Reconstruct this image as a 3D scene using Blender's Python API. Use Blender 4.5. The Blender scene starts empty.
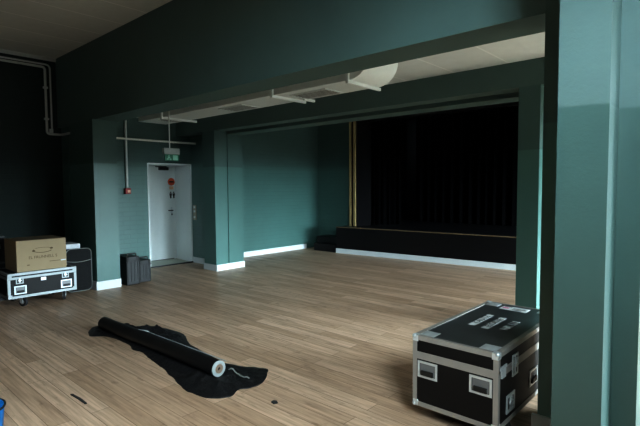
import bpy, bmesh, math, random
from mathutils import Vector, Matrix, noise, geometry
random.seed(7)
scene = bpy.context.scene
COL = scene.collection

# ------------------------------------------------------------------ materials
def new_mat(name):
    m = bpy.data.materials.new(name); m.use_nodes = True
    nt = m.node_tree
    return m, nt, nt.nodes['Principled BSDF']

def N(nt, typ, **kw):
    n = nt.nodes.new(typ)
    for k, v in kw.items(): setattr(n, k, v)
    return n

def math_node(nt, op, a, b=None, clamp=False):
    n = N(nt, 'ShaderNodeMath', operation=op); n.use_clamp = clamp
    for i, v in enumerate((a, b)):
        if v is None: continue
        if isinstance(v, (int, float)): n.inputs[i].default_value = v
        else: nt.links.new(v, n.inputs[i])
    return n.outputs[0]

def mix_col(nt, fac, a, b, blend='MIX'):
    n = N(nt, 'ShaderNodeMix', data_type='RGBA', blend_type=blend)
    for s, v in ((n.inputs[0], fac), (n.inputs[6], a), (n.inputs[7], b)):
        if isinstance(v, (int, float)): s.default_value = v
        elif isinstance(v, tuple): s.default_value = (*v[:3], 1)
        else: nt.links.new(v, s)
    return n.outputs[2]

def position(nt):
    g = N(nt, 'ShaderNodeNewGeometry'); s = N(nt, 'ShaderNodeSeparateXYZ')
    nt.links.new(g.outputs['Position'], s.inputs[0])
    return g.outputs['Position'], s.outputs[0], s.outputs[1], s.outputs[2]

def combine(nt, x, y, z=0.0):
    c = N(nt, 'ShaderNodeCombineXYZ')
    for i, v in enumerate((x, y, z)):
        if isinstance(v, (int, float)): c.inputs[i].default_value = v
        else: nt.links.new(v, c.inputs[i])
    return c.outputs[0]

def noise_tex(nt, vec, scale, detail=3, rough=.55):
    n = N(nt, 'ShaderNodeTexNoise'); n.inputs['Scale'].default_value = scale
    n.inputs['Detail'].default_value = detail; n.inputs['Roughness'].default_value = rough
    if vec is not None: nt.links.new(vec, n.inputs['Vector'])
    return n.outputs['Fac']

def bump(nt, bsdf, h, strength, dist):
    b = N(nt, 'ShaderNodeBump'); b.inputs['Strength'].default_value = strength; b.inputs['Distance'].default_value = dist
    nt.links.new(h, b.inputs['Height']); nt.links.new(b.outputs[0], bsdf.inputs['Normal'])

def plain(name, col, rough=.5, metal=0.0, var=.12, scale=25, spec=.5, emit=None):
    m, nt, b = new_mat(name)
    p = N(nt, 'ShaderNodeTexCoord').outputs['Object']
    f = noise_tex(nt, p, scale)
    lo = tuple(c*(1-var) for c in col); hi = tuple(min(1, c*(1+var)) for c in col)
    nt.links.new(mix_col(nt, f, lo, hi), b.inputs['Base Color'])
    b.inputs['Roughness'].default_value = rough; b.inputs['Metallic'].default_value = metal
    b.inputs['Specular IOR Level'].default_value = spec
    if emit:
        b.inputs['Emission Color'].default_value = (*emit[:3], 1); b.inputs['Emission Strength'].default_value = emit[3]
    return m

LOW = (.082, .170, .156); HIGH_DIMMED = (.064, .120, .111)  # two-tone wall greens, the upper one darkened to imitate fading light
def green_paint(name, brick=None, low=LOW, high=HIGH_DIMMED, line=1.86, edge=.012, rough_low=.38, rough_high=.6):
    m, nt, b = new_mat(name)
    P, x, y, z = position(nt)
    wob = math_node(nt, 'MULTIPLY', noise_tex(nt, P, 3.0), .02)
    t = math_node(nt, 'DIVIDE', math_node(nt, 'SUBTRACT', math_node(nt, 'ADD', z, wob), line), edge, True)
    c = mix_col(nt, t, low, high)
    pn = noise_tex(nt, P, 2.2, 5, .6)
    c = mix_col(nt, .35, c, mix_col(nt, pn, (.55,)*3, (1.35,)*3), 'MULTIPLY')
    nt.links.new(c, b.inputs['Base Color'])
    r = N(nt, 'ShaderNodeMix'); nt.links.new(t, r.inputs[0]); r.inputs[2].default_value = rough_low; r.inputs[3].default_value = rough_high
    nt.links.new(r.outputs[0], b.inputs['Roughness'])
    fine = noise_tex(nt, P, 45, 4, .6)
    if brick:
        bt = N(nt, 'ShaderNodeTexBrick'); bt.offset = .5
        bt.inputs['Scale'].default_value = 1.0; bt.inputs['Brick Width'].default_value = .25
        bt.inputs['Row Height'].default_value = .082; bt.inputs['Mortar Size'].default_value = .009
        bt.inputs['Mortar Smooth'].default_value = .6
        nt.links.new(combine(nt, y if brick == 'y' else x, z), bt.inputs['Vector'])
        h = math_node(nt, 'ADD', math_node(nt, 'MULTIPLY', bt.outputs['Fac'], -1.0), math_node(nt, 'MULTIPLY', fine, .6))
        bump(nt, b, h, .35, .006)
        c2 = mix_col(nt, math_node(nt, 'MULTIPLY', bt.outputs['Fac'], .10), c, (.015, .035, .032))
        nt.links.new(c2, b.inputs['Base Color'])
    else:
        bump(nt, b, fine, .18, .006)
    return m

def floor_mat():
    m, nt, b = new_mat('oak_planks')
    P, x, y, z = position(nt)
    bt = N(nt, 'ShaderNodeTexBrick'); bt.offset = .37; bt.offset_frequency = 2
    for k, v in (('Scale', 1), ('Brick Width', 1.35), ('Row Height', .125), ('Mortar Size', .0016), ('Mortar Smooth', .3), ('Bias', -.1)):
        bt.inputs[k].default_value = v
    bt.inputs['Color1'].default_value = (.48, .345, .245, 1); bt.inputs['Color2'].default_value = (.665, .505, .385, 1)
    bt.inputs['Mortar'].default_value = (.11, .06, .03, 1)
    nt.links.new(combine(nt, x, y), bt.inputs['Vector'])
    # a different shift of the grain in every row of boards
    row = math_node(nt, 'FLOOR', math_node(nt, 'DIVIDE', y, .125))
    sx = math_node(nt, 'ADD', math_node(nt, 'MULTIPLY', x, 1.3), math_node(nt, 'MULTIPLY', row, 7.31))
    g1 = noise_tex(nt, combine(nt, sx, math_node(nt, 'MULTIPLY', y, 26)), 1.4, 6, .65)
    g2 = noise_tex(nt, combine(nt, math_node(nt, 'MULTIPLY', sx, 2.2), math_node(nt, 'MULTIPLY', y, 9)), 1.7, 4, .6)
    ramp = N(nt, 'ShaderNodeValToRGB'); e = ramp.color_ramp.elements
    e[0].position = .30; e[0].color = (.58, .53, .49, 1); e[1].position = .62; e[1].color = (1.12, 1.1, 1.08, 1)
    nt.links.new(g1, ramp.inputs[0])
    c = mix_col(nt, .8, bt.outputs['Color'], ramp.outputs[0], 'MULTIPLY')
    r2 = N(nt, 'ShaderNodeValToRGB'); e = r2.color_ramp.elements
    e[0].position = .25; e[0].color = (.42, .36, .32, 1); e[1].position = .42; e[1].color = (1, 1, 1, 1)
    nt.links.new(g2, r2.inputs[0])
    c = mix_col(nt, .75, c, r2.outputs[0], 'MULTIPLY')
    big = noise_tex(nt, P, .7, 3)
    c = mix_col(nt, .4, c, mix_col(nt, big, (.7, .72, .75), (1.25, 1.22, 1.2)), 'MULTIPLY')
    nt.links.new(c, b.inputs['Base Color'])
    rr = math_node(nt, 'ADD', math_node(nt, 'MULTIPLY', g2, .2), .34)
    nt.links.new(rr, b.inputs['Roughness']); b.inputs['Specular IOR Level'].default_value = .4
    bump(nt, b, math_node(nt, 'SUBTRACT', math_node(nt, 'MULTIPLY', g1, .3), bt.outputs['Fac']), .25, .002)
    return m

def ceiling_mat(name, col, line):
    m, nt, b = new_mat(name)
    P, x, y, z = position(nt)
    bt = N(nt, 'ShaderNodeTexBrick'); bt.offset = 0
    for k, v in (('Scale', 1), ('Brick Width', 60), ('Row Height', .6), ('Mortar Size', .011), ('Mortar Smooth', .2)):
        bt.inputs[k].default_value = v
    bt.inputs['Color1'].default_value = (*col, 1); bt.inputs['Color2'].default_value = (*[c*.95 for c in col], 1)
    bt.inputs['Mortar'].default_value = (*line, 1)
    nt.links.new(combine(nt, math_node(nt, 'ADD', y, .3), math_node(nt, 'ADD', x, .07)), bt.inputs['Vector'])
    c = mix_col(nt, .3, bt.outputs['Color'], mix_col(nt, noise_tex(nt, P, 9, 4), (.75,)*3, (1.2,)*3), 'MULTIPLY')
    nt.links.new(c, b.inputs['Base Color']); b.inputs['Roughness'].default_value = .8
    return m

M = {}
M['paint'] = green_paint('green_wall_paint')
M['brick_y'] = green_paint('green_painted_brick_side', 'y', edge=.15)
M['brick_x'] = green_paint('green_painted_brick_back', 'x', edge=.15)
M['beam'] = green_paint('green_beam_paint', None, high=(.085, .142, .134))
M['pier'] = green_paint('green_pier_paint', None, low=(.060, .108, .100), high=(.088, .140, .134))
M['shaded_wall'] = green_paint('shaded_wall_paint', 'y', low=(.018, .032, .030), high=(.017, .028, .027), rough_low=.85, rough_high=.85)  # wall green darkened to imitate shade and cut bounce light
M['floor'] = floor_mat()
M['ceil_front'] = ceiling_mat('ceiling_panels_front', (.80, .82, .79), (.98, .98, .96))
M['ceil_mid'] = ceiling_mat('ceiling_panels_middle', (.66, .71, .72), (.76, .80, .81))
M['white'] = plain('white_gloss_paint', (.74, .78, .78), .45, var=.04)
M['skirting'] = plain('white_skirting_paint', (.62, .66, .68), .4, var=.04)
M['duct'] = plain('white_duct_enamel', (.62, .67, .67), .55, var=.05)
M['duct_rim'] = plain('pale_duct_flange', (.74, .79, .79), .45, var=.05)
M['grille'] = plain('dark_grille', (.10, .10, .095), .6)
M['duct_dim'] = plain('grey_lamp_housing', (.24, .26, .25), .5)
M['pipe'] = plain('grey_conduit', (.66, .68, .66), .4, .1)
M['rod'] = plain('pale_pipe_paint', (.85, .85, .80), .5)
M['alu'] = plain('aluminium', (.52, .53, .53), .4, .6, var=.10, scale=14)
M['alu_dim'] = plain('dull_aluminium', (.36, .39, .40), .55, .5, var=.08, scale=14)
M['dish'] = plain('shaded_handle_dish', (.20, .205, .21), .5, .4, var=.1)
M['steel'] = plain('bright_steel', (.62, .66, .68), .32, .55, var=.1, scale=30)
M['alu_front'] = plain('worn_aluminium_edging', (.36, .345, .325), .45, .45, var=.10, scale=14)
M['laminate'] = plain('black_case_laminate', (.005, .005, .0055), .5, var=.3, scale=60, spec=.3)
M['lid'] = plain('black_lid_sheen', (.034, .041, .043), .30, var=.5, scale=7, spec=.7)  # base colour lightened to imitate sheen on the black laminate lid
M['grip'] = plain('black_rubber_grip', (.012, .012, .012), .55)
M['rubber'] = plain('dark_grey_rubber', (.03, .03, .032), .6)
M['stencil'] = plain('white_stencil_paint', (.42, .45, .46), .7)
M['dark_print'] = plain('dark_print', (.03, .028, .025), .7)
M['brown_print'] = plain('dark_brown_print', (.13, .09, .05), .8)
M['paper'] = plain('grey_paper', (.52, .54, .55), .7, var=.2)
M['pink'] = plain('pink_print', (.55, .2, .3), .7)
M['card'] = plain('brown_cardboard', (.36, .285, .185), .85, var=.08, scale=9)
M['card_dark'] = plain('cardboard_top_flaps', (.20, .15, .09), .85, var=.1, scale=9)
M['plastic'] = plain('black_moulded_plastic', (.015, .017, .018), .45, var=.25)
M['fabric'] = plain('black_bag_fabric', (.007, .008, .009), .7, var=.4, spec=.3)
M['piping'] = plain('grey_edge_piping', (.22, .24, .23), .6)
M['white_box'] = plain('white_card_box', (.62, .66, .70), .6)
M['cloth'] = plain('black_cloth', (.010, .0105, .012), .5, var=.5, scale=12, spec=.5)
_nt = M['cloth'].node_tree; bump(_nt, _nt.nodes['Principled BSDF'], noise_tex(_nt, N(_nt, 'ShaderNodeTexCoord').outputs['Object'], 26, 4, .6), .7, .02)
M['roll'] = plain('black_screen_fabric', (.006, .006, .0065), .5, var=.3)
M['lining'] = plain('white_screen_edge', (.44, .49, .50), .6, var=.04)
M['core'] = plain('cardboard_core', (.27, .20, .15), .8)
M['stage'] = plain('black_stage_paint', (.006, .006, .007), .45, var=.4, spec=.25)
M['stage_deck'] = plain('black_stage_deck', (.013, .014, .018), .32, var=.4, scale=6)
M['curtain'] = plain('black_stage_curtain', (.0022, .0022, .0025), .95, var=.3, spec=.03)
M['gold'] = plain('golden_wood_trim', (.36, .28, .14), .55, var=.15)
M['nosing'] = plain('worn_wood_nosing', (.15, .11, .065), .6, var=.3)
M['red'] = plain('red_plastic', (.26, .02, .025), .45)
M['orange_red'] = plain('orange_red_print', (.75, .13, .05), .6)
M['pale_orange'] = plain('pale_orange_print', (.78, .50, .33), .7)
M['green_sign'] = plain('green_exit_panel', (.005, .10, .055), .4)
M['sign_white'] = plain('pale_sign_print', (.16, .34, .26), .5)
M['beige'] = plain('beige_plastic', (.45, .41, .33), .5)
M['blue'] = plain('blue_plastic', (.01, .22, .62), .4, var=.06)
M['black_iron'] = plain('black_metal', (.015, .015, .016), .45)
M['threshold'] = plain('pale_threshold_stone', (.50, .52, .46), .6)
M['frame'] = plain('window_frame_paint', (.7, .7, .68), .5)

# ------------------------------------------------------------------ mesh helpers
class MB:
    def __init__(self): self.bm = bmesh.new(); self.M = Matrix.Identity(4)
    def box(self, x0, x1, y0, y1, z0, z1, bev=0.0, seg=2):
        t = bmesh.new(); bmesh.ops.create_cube(t, size=1.0)
        for v in t.verts:
            v.co = Vector(((x0+x1)/2+v.co.x*(x1-x0), (y0+y1)/2+v.co.y*(y1-y0), (z0+z1)/2+v.co.z*(z1-z0)))
        if bev: bmesh.ops.bevel(t, geom=t.edges[:], offset=bev, segments=seg, affect='EDGES', profile=.5)
        return self._merge(t)
    def _merge(self, t):
        for v in t.verts: v.co = self.M @ v.co
        me = bpy.data.meshes.new('tmp'); t.to_mesh(me); t.free()
        self.bm.from_mesh(me); bpy.data.meshes.remove(me); return self
    def cyl(self, p0, p1, r, n=20, r2=None, caps=True):
        p0, p1 = Vector(p0), Vector(p1); d = p1-p0; t = bmesh.new()
        bmesh.ops.create_cone(t, cap_ends=caps, segments=n, radius1=r, radius2=r if r2 is None else r2, depth=d.length)
        R = d.to_track_quat('Z', 'Y').to_matrix().to_4x4()
        for v in t.verts: v.co = (p0+p1)/2 + (R @ v.co)
        return self._merge(t)
    def ball(self, c, r, s=(1, 1, 1)):
        t = bmesh.new(); bmesh.ops.create_icosphere(t, subdivisions=3, radius=r)
        for v in t.verts: v.co = Vector(c)+Vector((v.co.x*s[0], v.co.y*s[1], v.co.z*s[2]))
        return self._merge(t)
    def prism(self, poly, z0, z1):            # poly in x, y extruded along z
        t = bmesh.new()
        a = [t.verts.new((p[0], p[1], z0)) for p in poly]; b = [t.verts.new((p[0], p[1], z1)) for p in poly]
        t.faces.new(a[::-1]); t.faces.new(b); n = len(poly)
        for i in range(n): t.faces.new((a[i], a[(i+1) % n], b[(i+1) % n], b[i]))
        bmesh.ops.recalc_face_normals(t, faces=t.faces[:])
        return self._merge(t)
    def tube(self, pts, r, n=10, closed=False):
        pts = [Vector(p) for p in pts]; t = bmesh.new(); rings = []
        k = len(pts); up = Vector((0.13, .21, .97)).normalized()
        for i, p in enumerate(pts):
            a = pts[(i-1) % k] if (closed or i > 0) else p; b = pts[(i+1) % k] if (closed or i < k-1) else p
            d = (b-a).normalized()
            s = d.cross(up)
            if s.length < .05: s = d.cross(Vector((1, .1, 0)))
            s.normalize(); u = s.cross(d)
            rings.append([t.verts.new(p+r*(math.cos(q)*s+math.sin(q)*u)) for q in [2*math.pi*j/n for j in range(n)]])
        for i in range(k if closed else k-1):
            A, B = rings[i], rings[(i+1) % k]
            for j in range(n): t.faces.new((A[j], A[(j+1) % n], B[(j+1) % n], B[j]))
        if not closed: t.faces.new(rings[0][::-1]); t.faces.new(rings[-1])
        bmesh.ops.recalc_face_normals(t, faces=t.faces[:])
        return self._merge(t)
    def ring(self, u0, u1, v0, v1, w, n0, n1):   # rectangular frame in local (x, y), thickness along z
        self.box(u0, u1, v0, v0+w, n0, n1); self.box(u0, u1, v1-w, v1, n0, n1)
        self.box(u0, u0+w, v0+w, v1-w, n0, n1); self.box(u1-w, u1, v0+w, v1-w, n0, n1); return self
    def build(self, name, mat, parent=None, smooth=False, label=None):
        me = bpy.data.meshes.new(name)
        if parent is not None:
            off = parent_world(parent)
            for v in self.bm.verts: v.co -= off
        self.bm.to_mesh(me); self.bm.free()
        o = bpy.data.objects.new(name, me); COL.objects.link(o)
        me.materials.append(mat)
        if smooth:
            for p in me.polygons: p.use_smooth = True
            try: me.set_sharp_from_angle(angle=math.radians(40))
            except Exception: pass
        if parent is not None: o.parent = parent
        if label: o['label'] = label
        return o

def parent_world(o):
    v = Vector(o.location)
    while o.parent: o = o.parent; v += o.location
    return v

def thing(name, label, cat, loc, group=None):
    o = bpy.data.objects.new(name, None); COL.objects.link(o); o.empty_display_size = .1
    o.location = loc; return tag(o, label, cat, group)
def tag(o, label, cat, group=None):
    o['label'] = label; o['category'] = cat
    if group: o['group'] = group
    return o
def struct(o): o['kind'] = 'structure'; return o
def bx(*a, **k): return MB().box(*a, **k)

def face_matrix(origin, u, v):   # local x -> u, local y -> v, local z -> outward normal
    u, v = Vector(u), Vector(v); n = u.cross(v)
    m = Matrix((u, v, n)).transposed().to_4x4(); m.translation = Vector(origin); return m

def text_part(name, s, size, mat, parent, matrix, extrude=.0006, sx=1.0, label=None, bold=0.0):
    cu = bpy.data.curves.new('lettering', 'FONT'); cu.body = s; cu.size = size; cu.extrude = extrude; cu.offset = bold
    cu.align_x = 'CENTER'; cu.align_y = 'CENTER'
    t = bpy.data.objects.new('lettering_source', cu); COL.objects.link(t)
    dg = bpy.context.evaluated_depsgraph_get(); dg.update()
    me = bpy.data.meshes.new_from_object(t.evaluated_get(dg))
    bpy.data.objects.remove(t); bpy.data.curves.remove(cu)
    off = parent_world(parent)
    for v in me.vertices:
        v.co = (matrix @ Vector((v.co.x*sx, v.co.y, v.co.z))) - off
    me.name = name; me.materials.clear(); me.materials.append(mat)
    o = bpy.data.objects.new(name, me); COL.objects.link(o); o.parent = parent
    if label: o['label'] = label
    return o

# ------------------------------------------------------------------ the room
XL, XF, XR, YB = -8.5, 1.0, 4.3, -4.2          # front room left wall, window wall, wall behind
struct(bx(-9.4, XR+.3, YB-.2, 11.4, -.12, 0).build('floor', M['floor']))
struct(bx(XL-.2, XF+.3, YB-.2, 3.1, 3.605, 3.75).build('ceiling', M['ceil_front']))
m = MB(); m.box(-9.4, XF+.3, 3.25, 5.0, 2.75, 2.9).box(XF+.3, XR+.3, 2.7, 5.0, 2.75, 2.9); struct(m.build('ceiling_middle_bay', M['ceil_mid']))
struct(bx(-9.4, XR+.3, 5.2, 8.75, 3.05, 3.2).build('ceiling_far_bay', M['ceil_mid']))
# left side walls, bay by bay
struct(bx(XL-.3, XL, YB-.2, 3.2, 0, 3.61).build('wall_left', M['shaded_wall']))
m = MB()                                            # door bay wall with the door opening
m.box(-8.55, -8.23, 3.0, 4.37, 0, 2.8).box(-8.55, -8.23, 4.37, 5.33, 1.95, 2.8).box(-8.55, -8.23, 5.33, 5.6, 0, 2.8)
m.build('wall_left_door_bay', M['brick_y'])
m = MB(); m.box(-9.35, -8.55, 4.2, 4.37, 0, 2.1).box(-9.35, -8.55, 5.345, 5.45, 0, 2.1).box(-9.35, -8.55, 4.37, 5.345, 1.956, 2.1)
m.build('trim_1', M['white'])
m = MB(); m.prism([(-8.9, 5.325), (-8.215, 5.25), (-8.215, 5.3), (-8.5, 5.345), (-8.9, 5.345)], 0, 1.95).box(-8.9, -8.215, 4.355, 4.38, 0, 1.95).box(-8.9, -8.215, 4.38, 5.252, 1.93, 1.955)
m.build('trim_2', M['white'])                       # white lining of the door reveal
bx(-8.23, -7.3, 5.28, 5.6, 0, 2.8).build('wall_return', M['brick_x'])
bx(-8.3, -7.95, 5.58, 8.9, 0, 3.1).build('wall_left_far_bay', M['brick_y'])
m = MB(); m.box(-8.3, -6.885, 8.72, 8.95, 0, 3.1).box(-6.885, -6.72, 8.72, 8.95, .6, 3.1); m.build('wall_back', M['brick_x'])
bx(-9.4, XF+.3, YB-.2, YB, 0, 3.61).build('wall_behind', M['shaded_wall'])
bx(8.0, 9.0, -4.0, 2.6, 0, 5.44).build('wall_light_blocker', M['rubber'])  # unseen building block outside, placed and sized to shape the window light
# window wall with openings
WIN = [(-.7, .95), (3.3, 4.95), (5.6, 8.65)]
SILLS, HEAD = [2.1, .25, .25], [3.48, 2.2, 2.5]
WX = [XF, XR, XR]
for name, X, ya_, yb_ in (('wall_right', XF, YB-.2, 2.9), ('wall_right_bays', XR, 2.7, 11.4)):
    m = MB(); prev = ya_
    for (a, b), h, wx, SILL in zip(WIN, HEAD, WX, SILLS):
        if wx != X: continue
        m.box(X, X+.3, prev, a, 0, 3.61).box(X, X+.3, a, b, 0, SILL).box(X, X+.3, a, b, h, 3.61); prev = b
    m.box(X, X+.3, prev, yb_, 0, 3.61)
    m.build(name, M['paint'])
bx(XF+.3, XR+.3, 2.7, 2.9, 0, 3.61).build('wall_right_return', M['paint'])
for i, ((a, b), h, wx, SILL) in enumerate(zip(WIN, HEAD, WX, SILLS)):
    f = MB(); f.M = face_matrix((wx+.2, 0, 0), (0, 1, 0), (0, 0, 1))
    f.ring(a, b, SILL, h, .05, -.03, .03); f.box((a+b)/2-.025, (a+b)/2+.025, SILL, h, -.025, .025)
    f.box(a, b, SILL+(h-SILL)*.68-.02, SILL+(h-SILL)*.68+.02, -.024, .024)
    struct(f.build('window_%d' % (i+1), M['frame']))
# pillars
bx(-7.85, -7.03, 2.90, 3.245, 0, 2.49).build('wall_pillar_near_left', M['paint'])
bx(-8.5, -7.80, 3.02, 3.3, 0, 3.605).build('wall_pillar_recess_left', M['paint'])
bx(-7.36, -7.0, 4.97, 5.205, 0, 2.49).build('wall_pillar_far_left', M['paint'])
bx(-7.36, -7.0, 5.255, 5.59, 0, 2.45).build('wall_pillar_far_left_rear', M['paint'])
bx(-7.36, -7.02, 5.2, 5.26, 0, 2.49).build('wall_pillar_groove', M['paint'])
bx(-1.767, -1.558, 4.97, 5.4, 0, 2.49).build('wall_pillar_far_right', M['paint'])
bx(-.897, -.40, 2.92, 3.32, 0, 3.605).build('wall_pillar_near_right', M['paint'])
m = MB(); m.prism([(-.675, 2.4), (-.464, 2.4), (-.464, 2.6), (-.36, 2.6), (-.36, 3.3), (-.675, 3.3)], 0, 3.605)
m.build('wall_pier_right', M['pier'])
# beams
bx(XL, XR, 2.95, 3.3, 2.49, 3.61).build('ceiling_beam_near', M['beam'])
m = MB(); m.box(-8.3, XR, 4.97, 5.2, 2.49, 3.3).box(-8.3, XR, 5.19, 5.27, 2.56, 3.3).box(-8.3, XR, 5.26, 5.56, 2.45, 3.3)
m.build('ceiling_beam_far', M['beam'])
bx(XL, XL+.03, YB, 2.95, 3.555, 3.605).build('trim_3', M['pipe'])

# skirting boards
H = .125
bx(-7.045, -7.012, 2.882, 3.247, 0, H).build('baseboard_pillar_near_left', M['skirting'])
bx(-7.86, -7.03, 2.882, 2.9, 0, H).build('baseboard_pillar_near_left_front', M['skirting'])
m = MB(); m.box(-7.37, -6.983, 4.953, 4.97, 0, .11).box(-7.0, -6.983, 4.955, 5.205, 0, .11).box(-7.04, -6.99, 5.2, 5.26, 0, .11).box(-7.0, -6.983, 5.255, 5.6, 0, .11)
m.build('baseboard_pillar_far_left', M['skirting'])
bx(-8.23, -7.36, 5.262, 5.28, 0, .11).build('baseboard_return', M['skirting'])
bx(-7.95, -7.932, 5.6, 8.27, 0, .11).build('baseboard_left', M['skirting'])
m = MB(); m.box(-8.23, -8.212, 3.25, 4.353, 0, .11)
m.build('baseboard_left_door_bay', M['skirting'])
bx(-.925, -.67, 2.9, 2.92, 0, .13).build('baseboard_pillar_near_right', M['skirting'])
for o in bpy.data.objects:
    if o.type == 'MESH': o['kind'] = 'structure'

# ------------------------------------------------------------------ door
d = bx(-8.94, -8.9, 4.375, 5.34, 0, 2.08).build('door_1', M['white']); struct(d)
d.location = (0, 0, 0)
h = MB(); h.box(-8.9, -8.892, 5.21, 5.245, .90, 1.09, .002).build('handle_plate', M['steel'], d)
hp = MB(); hp.cyl((-8.895, 5.227, 1.02), (-8.85, 5.227, 1.02), .011).cyl((-8.85, 5.235, 1.02), (-8.85, 5.13, 1.02), .010).cyl((-8.895, 5.227, .94), (-8.88, 5.227, .94), .014)
hp.build('door_handle', M['black_iron'], d, True)
c = MB(); c.box(-8.9, -8.84, 4.95, 5.15, 1.85, 1.91, .006); c.box(-8.85, -8.83, 4.86, 5.1, 1.905, 1.925)
c.build('door_closer', M['black_iron'], d)
s = MB(); s.cyl((-8.9, 5.235, 1.612), (-8.894, 5.235, 1.612), .078, 36).build('prohibition_sign', M['orange_red'], d)
s = MB(); s.box(-8.894, -8.890, 5.185, 5.285, 1.597, 1.627).build('sign_bar', M['dark_print'], d)
s = MB(); s.box(-8.9, -8.896, 5.19, 5.28, 1.455, 1.52).build('paper_notice', M['pale_orange'], d)
FM = face_matrix((-8.897, 5.247, 1.337), (0, 1, 0), (0, 0, 1))
s = MB(); s.M = FM; s.box(-.07, .07, -.08, .08, -.002, .001); s.build('notice_plate', M['white'], d)
s = MB(); s.M = FM
for q in (-.034, .036):     # two dark pictograms side by side
    s.cyl((q, .056, .001), (q, .056, .004), .015, 18)
    s.box(q-.026, q+.026, -.01, .036, .001, .004).box(q-.016, q+.016, -.066, -.01, .001, .004)
s.build('pictogram', M['dark_print'], d)
t = bx(-8.9, -8.2, 4.385, 5.25, 0, .012).build('trim_4', M['threshold']); struct(t)
t = MB(); t.box(-8.21, -8.185, 4.37, 5.27, 0, .02).box(-8.895, -8.875, 4.385, 5.25, .01, .02); struct(t.build('trim_5', M['black_iron']))

# ------------------------------------------------------------------ stage
def ys(x): return 8.13 + (x+6.87)*(8.44-8.13)/(6.87-2.99)
st = thing('stage', 'low black stage platform with white skirting and a thin wooden front edge', 'stage', (-4, 8.3, 0))
x0, x1 = -6.87, XR-.02
MB().prism([(x0, ys(x0)), (x1, ys(x1)), (x1, 11.08), (x0, 11.08)], 0, .575).build('front_panel', M['stage'], st)
MB().prism([(x0, ys(x0)+.04), (x1, ys(x1)+.04), (x1, 11.08), (x0, 11.08)], .575, .592).build('deck', M['stage_deck'], st)
MB().prism([(x0, ys(x0)-.012), (x1, ys(x1)-.012), (x1, ys(x1)+.04), (x0, ys(x0)+.04)], .575, .594).build('edge_nosing', M['nosing'], st)
MB().prism([(x0, ys(x0)-.016), (x1, ys(x1)-.016), (x1, ys(x1)), (x0, ys(x0))], 0, .105).build('skirting_board', M['skirting'], st)
sp = thing('stage_steps', 'two black wooden steps at the left end of the stage', 'steps', (-7.4, 8.45, 0))
bx(-7.62, -6.9, 8.30, 8.715, 0, .32, .006).build('step', M['stage'], sp)
bx(-7.56, -6.9, 8.13, 8.30, 0, .17, .006).build('step', M['stage'], sp)
# proscenium frame post and gilded trims
struct(bx(-6.72, -6.50, 8.42, 8.95, .596, 3.1).build('wall_proscenium_left', M['stage']))
struct(bx(-6.70, -6.655, 8.385, 8.42, .596, 3.05).build('trim_6', M['gold']))
struct(bx(-6.585, -6.53, 8.385, 8.42, .596, 3.05).build('trim_7', M['gold']))
struct(bx(-6.72, XR, 8.75, 8.95, 2.95, 3.3).build('wall_proscenium_header', M['stage']))
struct(bx(-7.1, XR+.3, 11.1, 11.3, 0, 3.4).build('wall_stage_back', M['stage']))
struct(bx(-7.1, -6.885, 8.96, 11.3, 0, 3.4).build('wall_stage_left', M['stage']))
struct(bx(-7.1, XR+.3, 8.9, 11.3, 3.3, 3.4).build('ceiling_stage', M['stage']))
def curtain(name, label, p0, p1, z0, z1, folds, amp):
    m = MB(); p0, p1 = Vector(p0), Vector(p1); dd = p1-p0; nrm = Vector((-dd.y, dd.x)).normalized()
    n = folds*10; t = m.bm; rows = []
    for j in range(9):
        z = z0+(z1-z0)*j/8; r = []
        for i in range(n+1):
            u = i/n; a = amp*(math.sin(u*folds*2*math.pi+.6*math.sin(u*23))+.3*math.sin(u*folds*5.1))*(1-.35*j/8)
            p = p0+dd*u+nrm*a; r.append(t.verts.new((p.x, p.y, z)))
        rows.append(r)
    for a, b in zip(rows, rows[1:]):
        for i in range(n): t.faces.new((a[i], a[i+1], b[i+1], b[i]))
    return tag(m.build(name, M['curtain'], None, True), label, 'curtain')
curtain('stage_curtain', 'wide black curtain hanging across the back of the stage', (-6.3, 10.6), (.8, 10.6), .6, 3.25, 34, .06)
curtain('side_curtain', 'narrow black curtain hanging beside the golden trim at the left of the stage', (-6.45, 9.0), (-6.05, 9.5), .6, 3.25, 5, .04)

# ------------------------------------------------------------------ ventilation duct
zb, zt, ya, yb = 2.53, 2.748, 3.66, 4.14
du = thing('ventilation_duct', 'long white rectangular duct under the ceiling with a curved end', 'duct', (-5, 3.9, zb))
bx(-7.15, -2.93, ya, yb, zb, zt, .004).build('duct_body', M['duct'], du)
el = MB(); poly = [(-2.93, zt)]; 
for k in range(0, 13):
    a = math.radians(-90+90*k/12); poly.append((-2.93+.25*math.cos(a), zb+.215+.215*math.sin(a)))
el.M = Matrix(((1, 0, 0, 0), (0, 0, 1, 0), (0, 1, 0, 0), (0, 0, 0, 1)))
el.prism(poly, ya, yb+.01).build('elbow', M['duct_rim'], du, True)
for xf in (-2.93, -4.02):
    lo = .03
    f = MB(); f.box(xf-.015, xf+.015, ya-.025, yb+(.05 if xf != -4.22 else .03), zb-lo, zb); f.box(xf-.015, xf+.015, ya-.025, ya, zb, zt)
    f.build('flange', M['duct_rim'], du)
bx(-3.90, -3.87, yb-.12, yb+.06, zb-.03, zb).build('flange', M['duct_rim'], du)
f = MB(); f.box(-6.45, -6.41, ya-.02, yb+.1, zb-.03, zb).box(-6.45, -6.41, ya-.02, ya, zb, zt); f.build('flange', M['duct_rim'], du)
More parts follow.
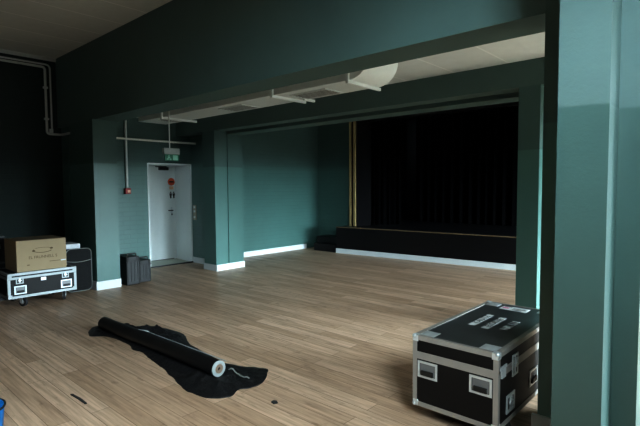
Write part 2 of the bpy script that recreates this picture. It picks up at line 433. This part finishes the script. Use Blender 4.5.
for xa, xb in ((-3.86, -3.36), (-5.2, -4.75), (-6.75, -6.47)):
    g = MB()
    g.box(xa, xb, ya+.14, yb-.08, zb-.006, zb)
    gr = g.build('grille', M['grille'], du)
    r = MB(); r.M = face_matrix((0, 0, zb), (1, 0, 0), (0, -1, 0)); r.ring(xa-.02, xb+.02, -(yb-.06), -(ya+.12), .02, 0, .01)
    for k in range(5):
        v = ya+.17+k*.05; r.box(xa, xb, -v-.006, -v+.006, .004, .010)
    r.build('grille_frame', M['duct'], gr)

# ------------------------------------------------------------------ exit sign, pipes, alarm, switch
xe = -5.97; ye0, ye1 = 3.40, 3.64
ex = thing('exit_sign', 'green running man exit sign hanging on a thin rod before the white door', 'sign', (xe, 3.52, 1.87))
MB().cyl((xe, 3.5, 2.03), (xe, 3.5, 2.752), .008, 10).build('hanging_rod', M['pipe'], ex, True)
bx(xe-.03, xe+.03, ye0, ye1, 1.955, 2.04, .008).build('lamp_housing', M['duct_dim'], ex)
bx(xe-.008, xe+.008, ye0+.02, ye1, 1.865, 1.955, .002).build('sign_panel', M['green_sign'], ex)
s = MB(); s.M = face_matrix((xe+.008, 3.53, 1.91), (0, 1, 0), (0, 0, 1))
s.box(.012, .085, -.034, .034, 0, .0015)            # doorway
s.cyl((-.048, .026, 0), (-.048, .026, .0015), .009, 14)
s.box(-.066, -.03, -.008, .014, 0, .0015); s.box(-.082, -.05, -.03, -.012, 0, .0015); s.box(-.04, -.012, -.034, -.012, 0, .0015)
s.build('running_man_pictogram', M['sign_white'], ex)

px = -8.17
pp = thing('conduit_pipe', 'grey conduit running under the ceiling and bending down the dark left wall', 'pipe', (-8.46, 2.8, 2.36))
def bend(pts, r=.06, k=6):
    out = [Vector(pts[0])]
    for a, b, c in zip(pts, pts[1:], pts[2:]):
        a, b, c = Vector(a), Vector(b), Vector(c); u = (a-b).normalized(); w = (c-b).normalized()
        for i in range(k+1):
            t = i/k; p = (b+u*r)*(1-t)**2+b*2*t*(1-t)+(b+w*r)*t**2; out.append(p)
    out.append(Vector(pts[-1])); return out
MB().tube(bend([(-8.465, -2.0, 3.44), (-8.465, 2.775, 3.44), (-8.465, 2.775, 2.375), (-8.465, 2.99, 2.375), (-7.86, 2.99, 2.375)], .05), .019, 12).build('pipe_run', M['pipe'], pp, True)
for zz in (3.1, 2.6): bx(-8.498, -8.44, 2.745, 2.805, zz, zz+.03).build('pipe_clip', M['pipe'], pp)
p2 = thing('conduit_pipe', 'thin straight grey conduit nearest the corner on the dark left wall', 'pipe', (-8.46, 2.86, 2.36))
MB().tube(bend([(-8.465, -2.0, 3.485), (-8.465, 2.85, 3.485), (-8.465, 2.85, 2.43)], .07), .014, 12).build('pipe_run', M['pipe'], p2, True)
MB().cyl((-8.47, 2.84, 2.40), (-8.47, 2.84, 2.46), .03).build('pipe_socket', M['pipe'], p2, True)
wp = tag(MB().cyl((-8.05, 3.64, 2.345), (-8.05, 5.277, 2.345), .019, 14).build('wall_pipe', M['rod'], None, True), 'pale horizontal pipe on the green wall above the door', 'pipe')
for yy in (3.78, 4.9): MB().cyl((-8.235, yy, 2.345), (-8.06, yy, 2.345), .008, 10).build('wall_bracket', M['pipe'], wp)
tag(MB().cyl((-8.20, 3.955, 1.50), (-8.20, 3.955, 2.75), .021, 14).build('drop_conduit', M['pipe'], None, True), 'grey vertical conduit leading down to the red alarm box', 'pipe')
ap = thing('alarm_call_point', 'small red fire alarm box at the foot of the vertical conduit', 'alarm', (-8.2, 3.95, 1.38))
bx(-8.235, -8.165, 3.905, 4.01, 1.385, 1.49, .008).build('alarm_case', M['red'], ap)
bx(-8.165, -8.160, 3.945, 3.995, 1.41, 1.455, .001).build('alarm_pane', M['pale_orange'], ap)
sw = thing('light_switch', 'tall beige switch plate on the dark wall right of the white door', 'switch', (-8.1, 5.27, .9))
bx(-8.16, -8.06, 5.266, 5.28, .85, 1.145, .004).build('switch_plate', M['beige'], sw)
for zz in (.885, 1.0, 1.08): bx(-8.135, -8.085, 5.258, 5.266, zz, zz+.045, .002).build('rocker', M['white'], sw)

# ------------------------------------------------------------------ flight case parts
def dish_handle(parent, Mx, w, h, frame_m, plate_m):
    m = MB(); m.M = Mx; m.ring(-w/2, w/2, -h/2, h/2, min(w, h)*.13, 0, .006)
    for a in (-1, 1):
        for b in (-1, 1): m.cyl((a*w*.43, b*h*.42, .006), (a*w*.43, b*h*.42, .008), .004, 8)
    o = m.build('recessed_handle', frame_m, parent)
    m = MB(); m.M = Mx; m.box(-w*.37, w*.37, -h*.34, h*.37, -.001, .002); m.build('handle_dish', plate_m, o)
    m = MB(); m.M = Mx; m.box(-w*.3, w*.3, -h*.34, -h*.05, .002, .014, .003); m.build('grip', M['grip'], o)
    return o
def butterfly_latch(parent, Mx, w, h, mat):
    m = MB(); m.M = Mx; m.ring(-w/2, w/2, -h/2, h/2, w*.14, 0, .006); m.box(-w*.12, w*.12, -h*.5, h*.5, 0, .005)
    o = m.build('latch', mat, parent)
    m = MB(); m.M = Mx; m.box(-w*.36, w*.36, -h*.4, h*.4, 0, .002); m.build('latch_recess', M['grip'], o)  # flat dark plate imitating the shaded depth of the recess
    m = MB(); m.M = Mx; m.cyl((0, 0, .003), (0, 0, .012), w*.18, 14); m.box(-w*.24, w*.24, -.007, .007, .010, .016, .002); m.box(-w*.1, w*.1, h*.12, h*.34, .003, .010)
    m.build('latch_wing', M['steel'], o); return o
def corner_guard(parent, c, s, mat, r=.017, L=.05):
    # c corner point, s outward signs
    m = MB()
    def rng(i, a, b): return sorted((c[i]-s[i]*a, c[i]-s[i]*b))
    th = .004
    for k in range(3):
        lim = [rng(i, -th if i != k else -th, L) if i != k else rng(i, -th, 0) for i in range(3)]
        m.box(*lim[0], *lim[1], *lim[2], bev=.0015, seg=1)
    m.ball([c[i]-s[i]*.006 for i in range(3)], r)
    return m.build('corner_guard', mat, parent, True)
def edges_box(m, x0, x1, y0, y1, z0, z1, w, t=.003, bottom=True, top=True, vert=True):
    VB, VT = (w-t if bottom else 0), (w-t if top else 0)
    # L shaped aluminium edging on the edges of a box
    X0, X1, Y0, Y1, Z0, Z1 = x0-t, x1+t, y0-t, y1+t, z0-t, z1+t
    zs = ([Z0] if bottom else [])+([Z1-w] if top else [])
    for z in zs:
        m.box(X0, X1, Y0, Y0+w, z, z+w).box(X0, X1, Y1-w, Y1, z, z+w).box(X0, X0+w, Y0+w, Y1-w, z, z+w).box(X1-w, X1, Y0+w, Y1-w, z, z+w)
    if vert:
        for x in (X0, X1-w):
            for y in (Y0, Y1-w): m.box(x, x+w, y, y+w, z0+VB, z1-VT)
    return m
def caster(parent, x, y, z_top, r, ang=0, brake=False):
    o = bx(x-.035, x+.035, y-.03, y+.03, z_top-.008, z_top).build('caster', M['steel'], parent)
    m = MB(); m.M = Matrix.Translation((x, y, 0)) @ Matrix.Rotation(ang, 4, 'Z')
    for s in (-1, 1): m.box(-.012, .03, s*.022-.002, s*.022+.002, r*.8, z_top-.006)
    m.cyl((0.02, -.026, r), (.02, .026, r), .006, 8); m.build('fork', M['steel'], o)
    m = MB(); m.M = Matrix.Translation((x, y, 0)) @ Matrix.Rotation(ang, 4, 'Z')
    m.cyl((.02, -.016, r), (.02, .016, r), r, 24); wh = m.build('wheel', M['rubber'], o, True)
    m = MB(); m.M = Matrix.Translation((x, y, 0)) @ Matrix.Rotation(ang, 4, 'Z')
    m.cyl((.02, -.019, r), (.02, .019, r), r*.5, 18)
    m.build('hub', M['alu'], o, True)

# --- big flight case at the right
cx0, cx1, cy0, cy1, cz0, cz1 = -1.556, -1.012, 2.60, 3.76, .105, .553
fc = thing('flight_case', 'large black flight case with aluminium edges and white stencilled lid beside the right pillar', 'flight case', ((cx0+cx1)/2, (cy0+cy1)/2, 0))
bx(cx0, cx1, cy0, cy1, cz0, .435).build('case_body', M['laminate'], fc)
ld = bx(cx0, cx1, cy0, cy1, .437, cz1-.002).build('lid', M['laminate'], fc)
bx(cx0+.02, cx1-.02, cy0+.02, cy1-.02, cz1-.003, cz1).build('lid_sheen_panel', M['lid'], ld)  # thin sheet added on the lid top to carry the sheen colour
m = MB(); edges_box(m, cx0, cx1, cy0, cy1, cz0, .434, .03, top=True)
m.build('edge_trim', M['alu_front'], fc)
m = MB(); edges_box(m, cx0, cx1, cy0, cy1, .454, cz1, .03, bottom=False)
t = .003
for z, w in ((.436, .018),):
    m.box(cx0-t, cx1+t, cy0-t, cy0+.02, z, z+w).box(cx0-t, cx1+t, cy1-.02, cy1+t, z, z+w).box(cx0-t, cx0+.02, cy0, cy1, z, z+w).box(cx1-.02, cx1+t, cy0, cy1, z, z+w)
m.build('lid_trim', M['alu_front'], fc)
for sx in (-1, 1):
    for sy in (-1, 1):
        for z, sz in ((cz0, -1), (cz1, 1)):
            corner_guard(fc, (cx1 if sx > 0 else cx0, cy1 if sy > 0 else cy0, z), (sx, sy, sz), M['steel'], .016, .036)
        # stacking dish on the lid
        ux, uy = (cx1-.075 if sx > 0 else cx0+.075), (cy1-.075 if sy > 0 else cy0+.075)
        m = MB(); m.box(ux-.05, ux+.05, uy-.05, uy+.05, cz1, cz1+.003); m.cyl((ux, uy, cz1+.003), (ux, uy, cz1+.005), .042, 24, .03)
        m.build('corner_dish', M['steel'], fc)
        caster(fc, (cx1-.07 if sx > 0 else cx0+.09), (cy1-.09 if sy > 0 else cy0+.22), cz0, .042, 0)
FX = lambda x, z: face_matrix((x, cy0, z), (1, 0, 0), (0, 0, 1))
SX = lambda y, z: face_matrix((cx1, y, z), (0, 1, 0), (0, 0, 1))
dish_handle(fc, FX(-1.455, .345), .135, .105, M['steel'], M['dish'])
dish_handle(fc, FX(-1.112, .345), .135, .105, M['steel'], M['dish'])
butterfly_latch(fc, SX(2.855, .425), .09, .13, M['steel'])
butterfly_latch(fc, SX(2.79, .215), .13, .11, M['steel'])
butterfly_latch(fc, SX(3.5, .425), .09, .13, M['steel'])
dish_handle(fc, SX(3.19, .25), .15, .105, M['steel'], M['dish'])
m = MB(); m.box(cx1, cx1+.006, 2.62, 2.72, .45, .47).box(cx1, cx1+.008, 2.64, 2.70, .40, .45); m.build('hinge', M['steel'], fc)
TM = lambda x, y: face_matrix((x, y, cz1+.0008), (0, 1, 0), (-1, 0, 0))
m = MB(); m.M = TM(-1.372, 3.205); m.box(-.165, .165, -.024, .024, -.0005, .0005); m.build('stencil_patch', M['stencil'], fc)
text_part('stencil_lettering', 'KAUTZ', .06, M['dark_print'], fc, TM(-1.372, 3.215) @ Matrix.Translation((0, 0, .0008)), .0003, 1.2)
m = MB(); m.M = TM(-1.272, 3.185); m.box(-.165, .165, -.024, .024, -.0005, .0005); m.build('stencil_patch', M['stencil'], fc)
text_part('stencil_lettering', 'ELORNE', .06, M['dark_print'], fc, TM(-1.272, 3.19) @ Matrix.Translation((0, 0, .0008)), .0003, 1.1)
text_part('stencil_lettering', 'NR 111', .066, M['stencil'], fc, TM(-1.165, 3.20), .0008, 1.2, bold=.0025)
m = MB(); m.box(-1.40, -1.20, 3.585, 3.70, cz1, cz1+.0015); pl = m.build('paper_label', M['paper'], fc)
m = MB(); m.box(-1.385, -1.34, 3.62, 3.66, cz1+.0015, cz1+.002); m.build('label_mark', M['pink'], pl)
m = MB(); m.box(-1.31, -1.22, 3.64, 3.655, cz1+.0015, cz1+.002).box(-1.31, -1.24, 3.61, 3.622, cz1+.0015, cz1+.002).box(-1.385, -1.33, 3.675, 3.69, cz1+.0015, cz1+.002); m.build('label_print', M['dark_print'], pl)

# --- small wheeled flight case at the left
ax0, ax1, ay0, ay1, az0, az1 = -7.33, -6.74, 1.70, 2.502, .125, .435
lc = thing('flight_case', 'low black flight case with bright silver edges on wheels, under the cardboard carton', 'flight case', ((ax0+ax1)/2, (ay0+ay1)/2, 0))
bx(ax0, ax1, ay0, ay1, az0, .36).build('case_body', M['laminate'], lc)
bx(ax0, ax1, ay0, ay1, .362, az1).build('lid', M['laminate'], lc)
m = MB(); edges_box(m, ax0, ax1, ay0, ay1, az0, .358, .032, top=False); m.build('edge_trim', M['alu_dim'], lc)
m = MB(); edges_box(m, ax0, ax1, ay0, ay1, .364, az1, .03, bottom=True); m.build('lid_trim', M['alu_dim'], lc)
for sx in (-1, 1):
    for sy in (-1, 1):
        for z, sz in ((az0, -1), (az1, 1)):
            corner_guard(lc, (ax1 if sx > 0 else ax0, ay1 if sy > 0 else ay0, z), (sx, sy, sz), M['alu_dim'], .010, .045)
        caster(lc, (ax1-.085 if sx > 0 else ax0+.085), (ay1-.13 if sy > 0 else ay0+.17), az0, .056, .5 if sy < 0 else -.4)
LX = lambda y, z: face_matrix((ax1, y, z), (0, 1, 0), (0, 0, 1))
dish_handle(lc, LX(1.835, .225), .135, .105, M['steel'], M['dish'])
dish_handle(lc, LX(2.375, .225), .135, .105, M['steel'], M['dish'])
butterfly_latch(lc, LX(1.83, .345), .085, .085, M['alu_dim'])
butterfly_latch(lc, LX(2.365, .345), .085, .085, M['alu_dim'])
m = MB(); m.M = LX(2.10, .33); m.box(-.03, .03, -.02, .02, 0, .008, .002); m.build('lock_plate', M['steel'], lc)

# --- carton on it
ct = thing('cardboard_carton', 'brown cardboard carton with dark printing standing on the low flight case', 'box', (-7.02, 2.1, az1))
kx0, kx1, ky0, ky1, kz0, kz1 = -7.27, -6.775, 1.815, 2.400, az1+.004, .838
bx(kx0, kx1, ky0, ky1, kz0, kz1-.004, .003).build('carton_body', M['card'], ct)
m = MB(); m.box(kx0+.003, kx1-.003, ky0+.002, (ky0+ky1)/2-.002, kz1-.004, kz1).box(kx0+.003, kx1-.003, (ky0+ky1)/2+.002, ky1-.002, kz1-.004, kz1); m.build('top_flaps', M['card_dark'], ct)
KX = face_matrix((kx1+.0005, (ky0+ky1)/2+.01, .61), (0, 1, 0), (0, 0, 1))
text_part('printed_lettering', 'EL FRUNNELL S', .052, M['brown_print'], ct, KX @ Matrix.Translation((.0, 0, 0)), .0004, .95)
m = MB()
m.tube([(kx1+.001, 2.115+.11*math.cos(a), .70+.032*math.sin(a)) for a in [math.radians(q) for q in range(160, 345, 12)]], .004, 6)
m.tube([(kx1+.001, 2.11+.11*math.cos(a), .71+.022*math.sin(a)) for a in [math.radians(q) for q in range(15, 140, 12)]], .0025, 6)
m.ball((kx1, 2.01, .695), .018, (.1, 1, .7)); m.ball((kx1, 2.22, .715), .018, (.1, 1, .7))
m.build('printed_emblem', M['brown_print'], ct)
bx(kx1, kx1+.001, 2.33, 2.39, .535, .55).build('sticker', M['white_box'], ct)
bx(kx1, kx1+.0008, 2.19, 2.32, .54, .546).build('fine_print', M['brown_print'], ct); bx(kx1, kx1+.0008, 1.93, 1.96, .515, .525).build('fine_print', M['brown_print'], ct)

# --- black round-cornered case behind, with a white flat box
def rrect(y0, y1, z0, z1, r, k=8):
    pts = []
    for cy_, cz_, a0 in ((y1-r, z1-r, 0), (y0+r, z1-r, 90), (y0+r, z0+r, 180), (y1-r, z0+r, 270)):
        for i in range(k+1):
            a = math.radians(a0+90*i/k); pts.append((cy_+r*math.cos(a), cz_+r*math.sin(a)))
    return pts
bc = thing('round_cornered_bag', 'black upright bag with rounded corners and pale piping between flight case and pillar', 'bag', (-7.3, 2.69, 0))
m = MB(); m.M = Matrix(((0, 0, 1, 0), (1, 0, 0, 0), (0, 1, 0, 0), (0, 0, 0, 1)))
m.prism(rrect(2.515, 2.86, .015, .625, .07), -7.52, -7.12); m.build('bag_body', M['fabric'], bc, True)
MB().tube([(-7.118, y, z) for y, z in rrect(2.515, 2.862, .013, .627, .07)], .006, 8, True).build('piping', M['piping'], bc, True)
MB().tube([(-7.118, 2.52+.34*i/12, .455-.02*math.sin(i/12*math.pi)) for i in range(13)], .005, 6).build('zip', M['piping'], bc, True)
bx(-7.118, -7.105, 2.56, 2.80, .08, .36, .006).build('front_pocket', M['fabric'], bc)
tag(bx(-7.45, -7.125, 2.44, 2.715, .632, .70, .004).build('flat_box', M['white_box']), 'flat white box lying on the round-cornered black bag', 'box')

# --- dark equipment boxes left of the carton
def trunk(label, x0, x1, y0, y1, z0, z1):
    t = thing('equipment_trunk', label, 'trunk', ((x0+x1)/2, (y0+y1)/2, z0))
    bx(x0, x1, y0, y1, z0, z1, .008).build('trunk_body', M['laminate'], t)
    m = MB(); edges_box(m, x0, x1, y0, y1, z0, z1, .018, .002); m.build('edge_trim', M['black_iron'], t)
    m = MB(); m.M = face_matrix((x1+.002, y1-.09, z0+(z1-z0)*.62), (0, 1, 0), (0, 0, 1)); m.ring(-.03, .03, -.03, .03, .008, 0, .006); m.box(-.014, .014, -.014, .014, 0, .008)
    m.build('latch', M['alu'], t)
    m = MB(); m.M = face_matrix((x1+.002, (y0+y1)/2, z0+(z1-z0)*.5), (0, 1, 0), (0, 0, 1)); m.ring(-.09, .09, -.05, .05, .012, 0, .005); m.build('handle', M['black_iron'], t)
    return t
trunk('black equipment trunk on the floor left of the low flight case, lower of two', -7.97, -7.37, .95, 1.86, 0, .50)
trunk('black equipment trunk stacked on another trunk, left of the cardboard carton', -7.96, -7.38, .98, 1.85, .508, .86)

# --- two moulded cases by the door
def tool_case(label, x1, dx, y0, y1, z1, lean=0):
    t = thing('carrying_case', label, 'case', (x1-dx/2, (y0+y1)/2, 0), 'black carrying cases by the door')
    x0 = x1-dx; h = z1-.045
    bx(x0, x1, y0, y1, 0, h, .014, 3).build('shell', M['plastic'], t)
    m = MB(); n = 4
    for k in range(n):
        yy = y0+(y1-y0)*(k+.5)/n; m.box(x1-.004, x1+.006, yy-.010, yy+.010, .05, h-.05, .003)
    m.build('rib', M['plastic'], t)
    m = MB(); m.box(x0+.01, x1+.004, y0-.005, y1+.005, h*.80, h*.83); m.build('seam', M['grip'], t)
    ym = (y0+y1)/2
    MB().tube(bend([(x1-.05, y0+.035, h-.01), (x1-.05, y0+.035, z1-.006), (x1-.05, y1-.035, z1-.006), (x1-.05, y1-.035, h-.01)], .02), .011, 10).build('handle', M['grip'], t, True)
    for yy in (y0+.03, y1-.03):
        bx(x1, x1+.012, yy-.018, yy+.018, h-.08, h-.02, .003).build('latch', M['grip'], t)
    for yy in (y0+.03, y1-.03):
        MB().cyl((x0+.05, yy-.014, .03), (x0+.05, yy+.014, .03), .03, 18).build('wheel', M['grip'], t, True)
    return t
tool_case('taller black plastic carrying case beside the green pillar', -6.99, .40, 3.325, 3.535, .485)
tool_case('smaller black plastic carrying case, right of the taller one near the door', -7.05, .28, 3.555, 3.755, .40)

# ------------------------------------------------------------------ cloth with the rolled screen
POLY = [(-5.018, 1.96), (-5.169, 2.07), (-5.15, 2.163), (-4.96, 2.33), (-4.736, 2.48), (-4.571, 2.56), (-4.223, 2.585), (-3.959, 2.469), (-3.666, 2.42), (-3.35, 2.385), (-3.13, 2.415), (-2.908, 2.53), (-2.80, 2.45), (-2.71, 2.32), (-2.71, 2.21), (-2.75, 2.126), (-2.705, 2.027), (-2.767, 1.92), (-2.91, 1.875), (-3.056, 1.865), (-3.314, 1.925), (-3.572, 1.975), (-3.845, 2.012), (-4.022, 2.045), (-4.20, 2.025), (-4.345, 2.065), (-4.617, 2.06), (-4.791, 2.013), (-4.879, 1.936)]
def catmull(P, k=7):
    out = []; n = len(P)
    for i in range(n):
        p0, p1, p2, p3 = [Vector(P[(i+j) % n]) for j in (-1, 0, 1, 2)]
        for q in range(k):
            t = q/k
            out.append(.5*((2*p1)+(-p0+p2)*t+(2*p0-5*p1+4*p2-p3)*t*t+(-p0+3*p1-3*p2+p3)*t**3))
    return out
R0, R1 = Vector((-5.0, 2.118)), Vector((-3.05, 2.165)); RR = .063
bd = catmull(POLY)
bd = [p+Vector((noise.noise((p.x*14, p.y*14, 1)), noise.noise((p.x*14, p.y*14, 5))))*.012 for p in bd]
def seg_d(p, a, b):
    t = max(0, min(1, (p-a).dot(b-a)/(b-a).length_squared)); return (p-(a+(b-a)*t)).length
def edge_d(p): return min(seg_d(p, bd[i], bd[(i+1) % len(bd)]) for i in range(len(bd)))
pts = list(bd); st_ = .019
xx = -5.25
random.seed(3)
while xx < -2.6:
    yy = 1.8
    while yy < 2.65:
        p = Vector((xx+random.uniform(-.004, .004), yy+random.uniform(-.004, .004)))
        inside = False; n = len(bd)
        for i in range(n):
            a, b = bd[i], bd[(i+1) % n]
            if (a.y > p.y) != (b.y > p.y) and p.x < (b.x-a.x)*(p.y-a.y)/(b.y-a.y)+a.x: inside = not inside
        if inside and edge_d(p) > .011: pts.append(p)
        yy += st_
    xx += st_
V2, _, F, *_r = geometry.delaunay_2d_cdt(pts, [(i, (i+1) % len(bd)) for i in range(len(bd))], [], 1, 1e-5)
def cloth_h(p):
    e = edge_d(p); ax = seg_d(p, R0, R1+Vector((.14, .0035)))
    f = min(1, e/.13)
    w1 = 1-abs(noise.noise((p.x*3.2+noise.noise((p.x*2, p.y*2, 3))*1.2, p.y*8.5, .3)))*2
    w2 = 1-abs(noise.noise((p.x*8, p.y*13, 4.2)))*2
    w3 = noise.noise((p.x*21, p.y*21, 9))
    h = .012+f*(.044*max(0, w1)**1.5+.028*max(0, w2)**1.4+.012*w3)
    h = h*(.45+.55*f)
    if ax < .11: h = min(h, .012+max(0, ax-.05)*.75)
    return max(.004, h)
m = MB(); vs = [m.bm.verts.new((p.x, p.y, cloth_h(p))) for p in V2]
for f in F:
    try: m.bm.faces.new([vs[i] for i in f])
    except ValueError: pass
be = [e for e in m.bm.edges if len(e.link_faces) == 1]
r = bmesh.ops.extrude_edge_only(m.bm, edges=be)
for v in r['geom']:
    if isinstance(v, bmesh.types.BMVert): v.co.z = 0.0005
bmesh.ops.recalc_face_normals(m.bm, faces=m.bm.faces[:])
cl = m.build('spread_cloth', M['cloth'], None)
for p in cl.data.polygons: p.use_smooth = True
tag(cl, 'crumpled black cloth spread on the wooden floor under the roll', 'cloth')

rz = .012+RR
ro = thing('rolled_screen', 'long black roll with white end and cardboard core lying on the black cloth', 'roll', (-4.0, 2.14, .012))
ax = (R1-R0).normalized(); A = Vector((R0.x, R0.y, rz)); B = Vector((R1.x, R1.y, rz)); A3 = Vector((ax.x, ax.y, 0)); S3 = Vector((-ax.y, ax.x, 0))
m = MB(); t = m.bm; n = 40; rings = []
L = (B-A).length; K = 60
for i in range(K+1):
    c = A+A3*(L*i/K); rad = RR*(1+.012*math.sin(i*.9)+(.02 if i in (0,) else 0))
    rings.append([t.verts.new(c+rad*(math.cos(q)*S3+math.sin(q)*Vector((0, 0, 1)))) for q in [2*math.pi*j/n for j in range(n)]])
for a, b in zip(rings, rings[1:]):
    for j in range(n): t.faces.new((a[j], a[(j+1) % n], b[(j+1) % n], b[j]))
t.faces.new(rings[0][::-1]); t.faces.new(rings[-1])
bmesh.ops.recalc_face_normals(t, faces=t.faces[:])
m.build('rolled_fabric', M['roll'], ro, True)
def annulus(c, r0, r1, th, name, mat, parent, n=40):
    m = MB(); t = m.bm; q = [2*math.pi*j/n for j in range(n)]
    def rg(r, o): return [t.verts.new(c+A3*o+r*(math.cos(a)*S3+math.sin(a)*Vector((0, 0, 1)))) for a in q]
    a, b, c2, d2 = rg(r1, 0), rg(r1, th), rg(r0, th), rg(r0, 0)
    for X, Y in ((a, b), (b, c2), (c2, d2), (d2, a)):
        for j in range(n): t.faces.new((X[j], X[(j+1) % n], Y[(j+1) % n], Y[j]))
    bmesh.ops.recalc_face_normals(t, faces=t.faces[:])
    return m.build(name, mat, parent)
lin = annulus(B, .043, RR*1.0, .010, 'white_end', M['lining'], ro)
annulus(B, .036, .041, .012, 'wound_layer', M['lining'], lin)
annulus(B, .041, .043, .006, 'wound_layer', M['piping'], lin)
annulus(B, .013, .036, .014, 'core_tube', M['core'], ro)
m = MB(); m.cyl(B, B+A3*.004, .013, 20); m.build('core_hole', M['grip'], ro)
# loose white edge of the screen lying along the roll
m = MB(); t = m.bm; rows = []
for i in range(31):
    f = i/30; s = L*(.39+.63*f) ; lift = .0
    c = A+A3*s; ang = math.radians(52 if f > .12 else 52+ (0.12-f)*160); rad = RR*1.02+.004
    u = math.cos(ang)*S3+math.sin(ang)*Vector((0, 0, 1)); w = -math.sin(ang)*S3+math.cos(ang)*Vector((0, 0, 1))
    wd = .012+(.085*(.12-f)/.12 if f < .12 else 0)
    p0 = c+u*rad-w*wd*.5; p1 = c+u*(rad+.002)+w*wd*.5
    rows.append([t.verts.new(p) for p in (p0, p1, p1+u*.004, p0+u*.004)])
for a, b in zip(rows, rows[1:]):
    for j in range(4): t.faces.new((a[j], a[(j+1) % 4], b[(j+1) % 4], b[j]))
t.faces.new(rows[0][::-1]); t.faces.new(rows[-1])
bmesh.ops.recalc_face_normals(t, faces=t.faces[:])
m.build('loose_edge', M['lining'], ro)
def ch(x, y): return cloth_h(Vector((x, y)))
q = [(-3.05+.25*i/10, 2.268+.006*math.sin(i*.7)) for i in range(11)]
tag(MB().tube([(x, y, max(.012, ch(x, y))+.016) for x, y in q], .006, 8).build('white_cord', M['piping'], None, True), 'short grey strip lying on the cloth past the end of the roll', 'strip')

# ------------------------------------------------------------------ blue bucket at the frame edge
bk = thing('blue_bucket', 'blue plastic bucket at the lower left edge', 'bucket', (-3.137, .611, 0))
m = MB(); t = m.bm; prof = [(.0, .0), (.105, .0), (.112, .01), (.135, .265), (.135, .28), (.128, .28), (.104, .014), (0, .012)]; n = 32; rings = []
for r_, z_ in prof:
    if r_ == 0: rings.append([t.verts.new((-3.137, .611, z_))])
    else: rings.append([t.verts.new((-3.137+r_*math.cos(2*math.pi*j/n), .611+r_*math.sin(2*math.pi*j/n), z_)) for j in range(n)])
for a, b in zip(rings, rings[1:]):
    for j in range(n):
        if len(a) == 1: t.faces.new((a[0], b[(j+1) % n], b[j]))
        elif len(b) == 1: t.faces.new((a[j], a[(j+1) % n], b[0]))
        else: t.faces.new((a[j], a[(j+1) % n], b[(j+1) % n], b[j]))
bmesh.ops.recalc_face_normals(t, faces=t.faces[:])
m.build('bucket_body', M['blue'], bk, True)
MB().tube([(-3.137+.138*math.cos(2*math.pi*j/32), .611+.138*math.sin(2*math.pi*j/32), .278) for j in range(32)], .006, 8, True).build('rim', M['rubber'], bk, True)

# ------------------------------------------------------------------ crumbs on the floor
m = MB(); m.prism([(-2.415, 2.150), (-2.385, 2.146), (-2.372, 2.172), (-2.396, 2.184), (-2.418, 2.172)], 0, .010)
tag(m.build('floor_scrap', M['rubber']), 'small dark scrap on the floor right of the black cloth', 'scrap')
m = MB(); m.prism([(-3.60, 1.268), (-3.48, 1.276), (-3.37, 1.278), (-3.365, 1.290), (-3.48, 1.292), (-3.59, 1.282)], 0, .008)
tag(m.build('dark_sliver', M['rubber']), 'thin dark sliver on the floor in front of the black cloth', 'scrap')

# ------------------------------------------------------------------ light
w = bpy.data.worlds.new('overcast_sky'); scene.world = w; w.use_nodes = True
nt = w.node_tree; bg = nt.nodes['Background']
tc = N(nt, 'ShaderNodeTexCoord'); sep = N(nt, 'ShaderNodeSeparateXYZ'); nt.links.new(tc.outputs['Generated'], sep.inputs[0])
rp = N(nt, 'ShaderNodeValToRGB'); e = rp.color_ramp.elements
e[0].position = .502; e[0].color = (.02, .022, .02, 1); e[1].position = .520; e[1].color = (.72, .90, 1.0, 1)
e2 = e.new(1.0); e2.color = (.85, .98, 1.0, 1)
nt.links.new(math_node(nt, 'ADD', math_node(nt, 'MULTIPLY', sep.outputs[2], .5), .5), rp.inputs[0])
nt.links.new(rp.outputs[0], bg.inputs['Color']); bg.inputs['Strength'].default_value = 116.0
for i, ((a, b), h, wx, SILL) in enumerate(zip(WIN, HEAD, WX, SILLS)):
    L_ = bpy.data.lights.new('window_portal', 'AREA'); L_.shape = 'RECTANGLE'; L_.size = h-SILL; L_.size_y = b-a
    L_.cycles.is_portal = True
    o = bpy.data.objects.new('window_portal', L_); COL.objects.link(o)
    o.location = (wx+.31, (a+b)/2, (h+SILL)/2); o.rotation_euler = (0, math.radians(90), 0)

# ------------------------------------------------------------------ camera
cd = bpy.data.cameras.new('camera'); co = bpy.data.objects.new('camera', cd); COL.objects.link(co)
yaw, pit, rol = .735857743, .0562834229, -.00608014260
fw = Vector((-math.sin(yaw)*math.cos(pit), math.cos(yaw)*math.cos(pit), -math.sin(pit)))
r0 = Vector((math.cos(yaw), math.sin(yaw), 0)); u0 = r0.cross(fw)
rr = math.cos(rol)*r0+math.sin(rol)*u0; uu = -math.sin(rol)*r0+math.cos(rol)*u0
mw = Matrix((rr, uu, -fw)).transposed().to_4x4(); mw.translation = Vector((0, 0, 1.5))
co.matrix_world = mw
cd.sensor_fit = 'HORIZONTAL'; cd.sensor_width = 36; cd.lens = 473.848820/640*36; cd.clip_start = .05
scene.camera = co
scene.view_settings.view_transform = 'Standard'; scene.view_settings.look = 'None'
scene.view_settings.exposure = 0.0; scene.view_settings.gamma = 0.735
scene.cycles.max_bounces = 10; scene.cycles.diffuse_bounces = 6; scene.cycles.use_denoising = True
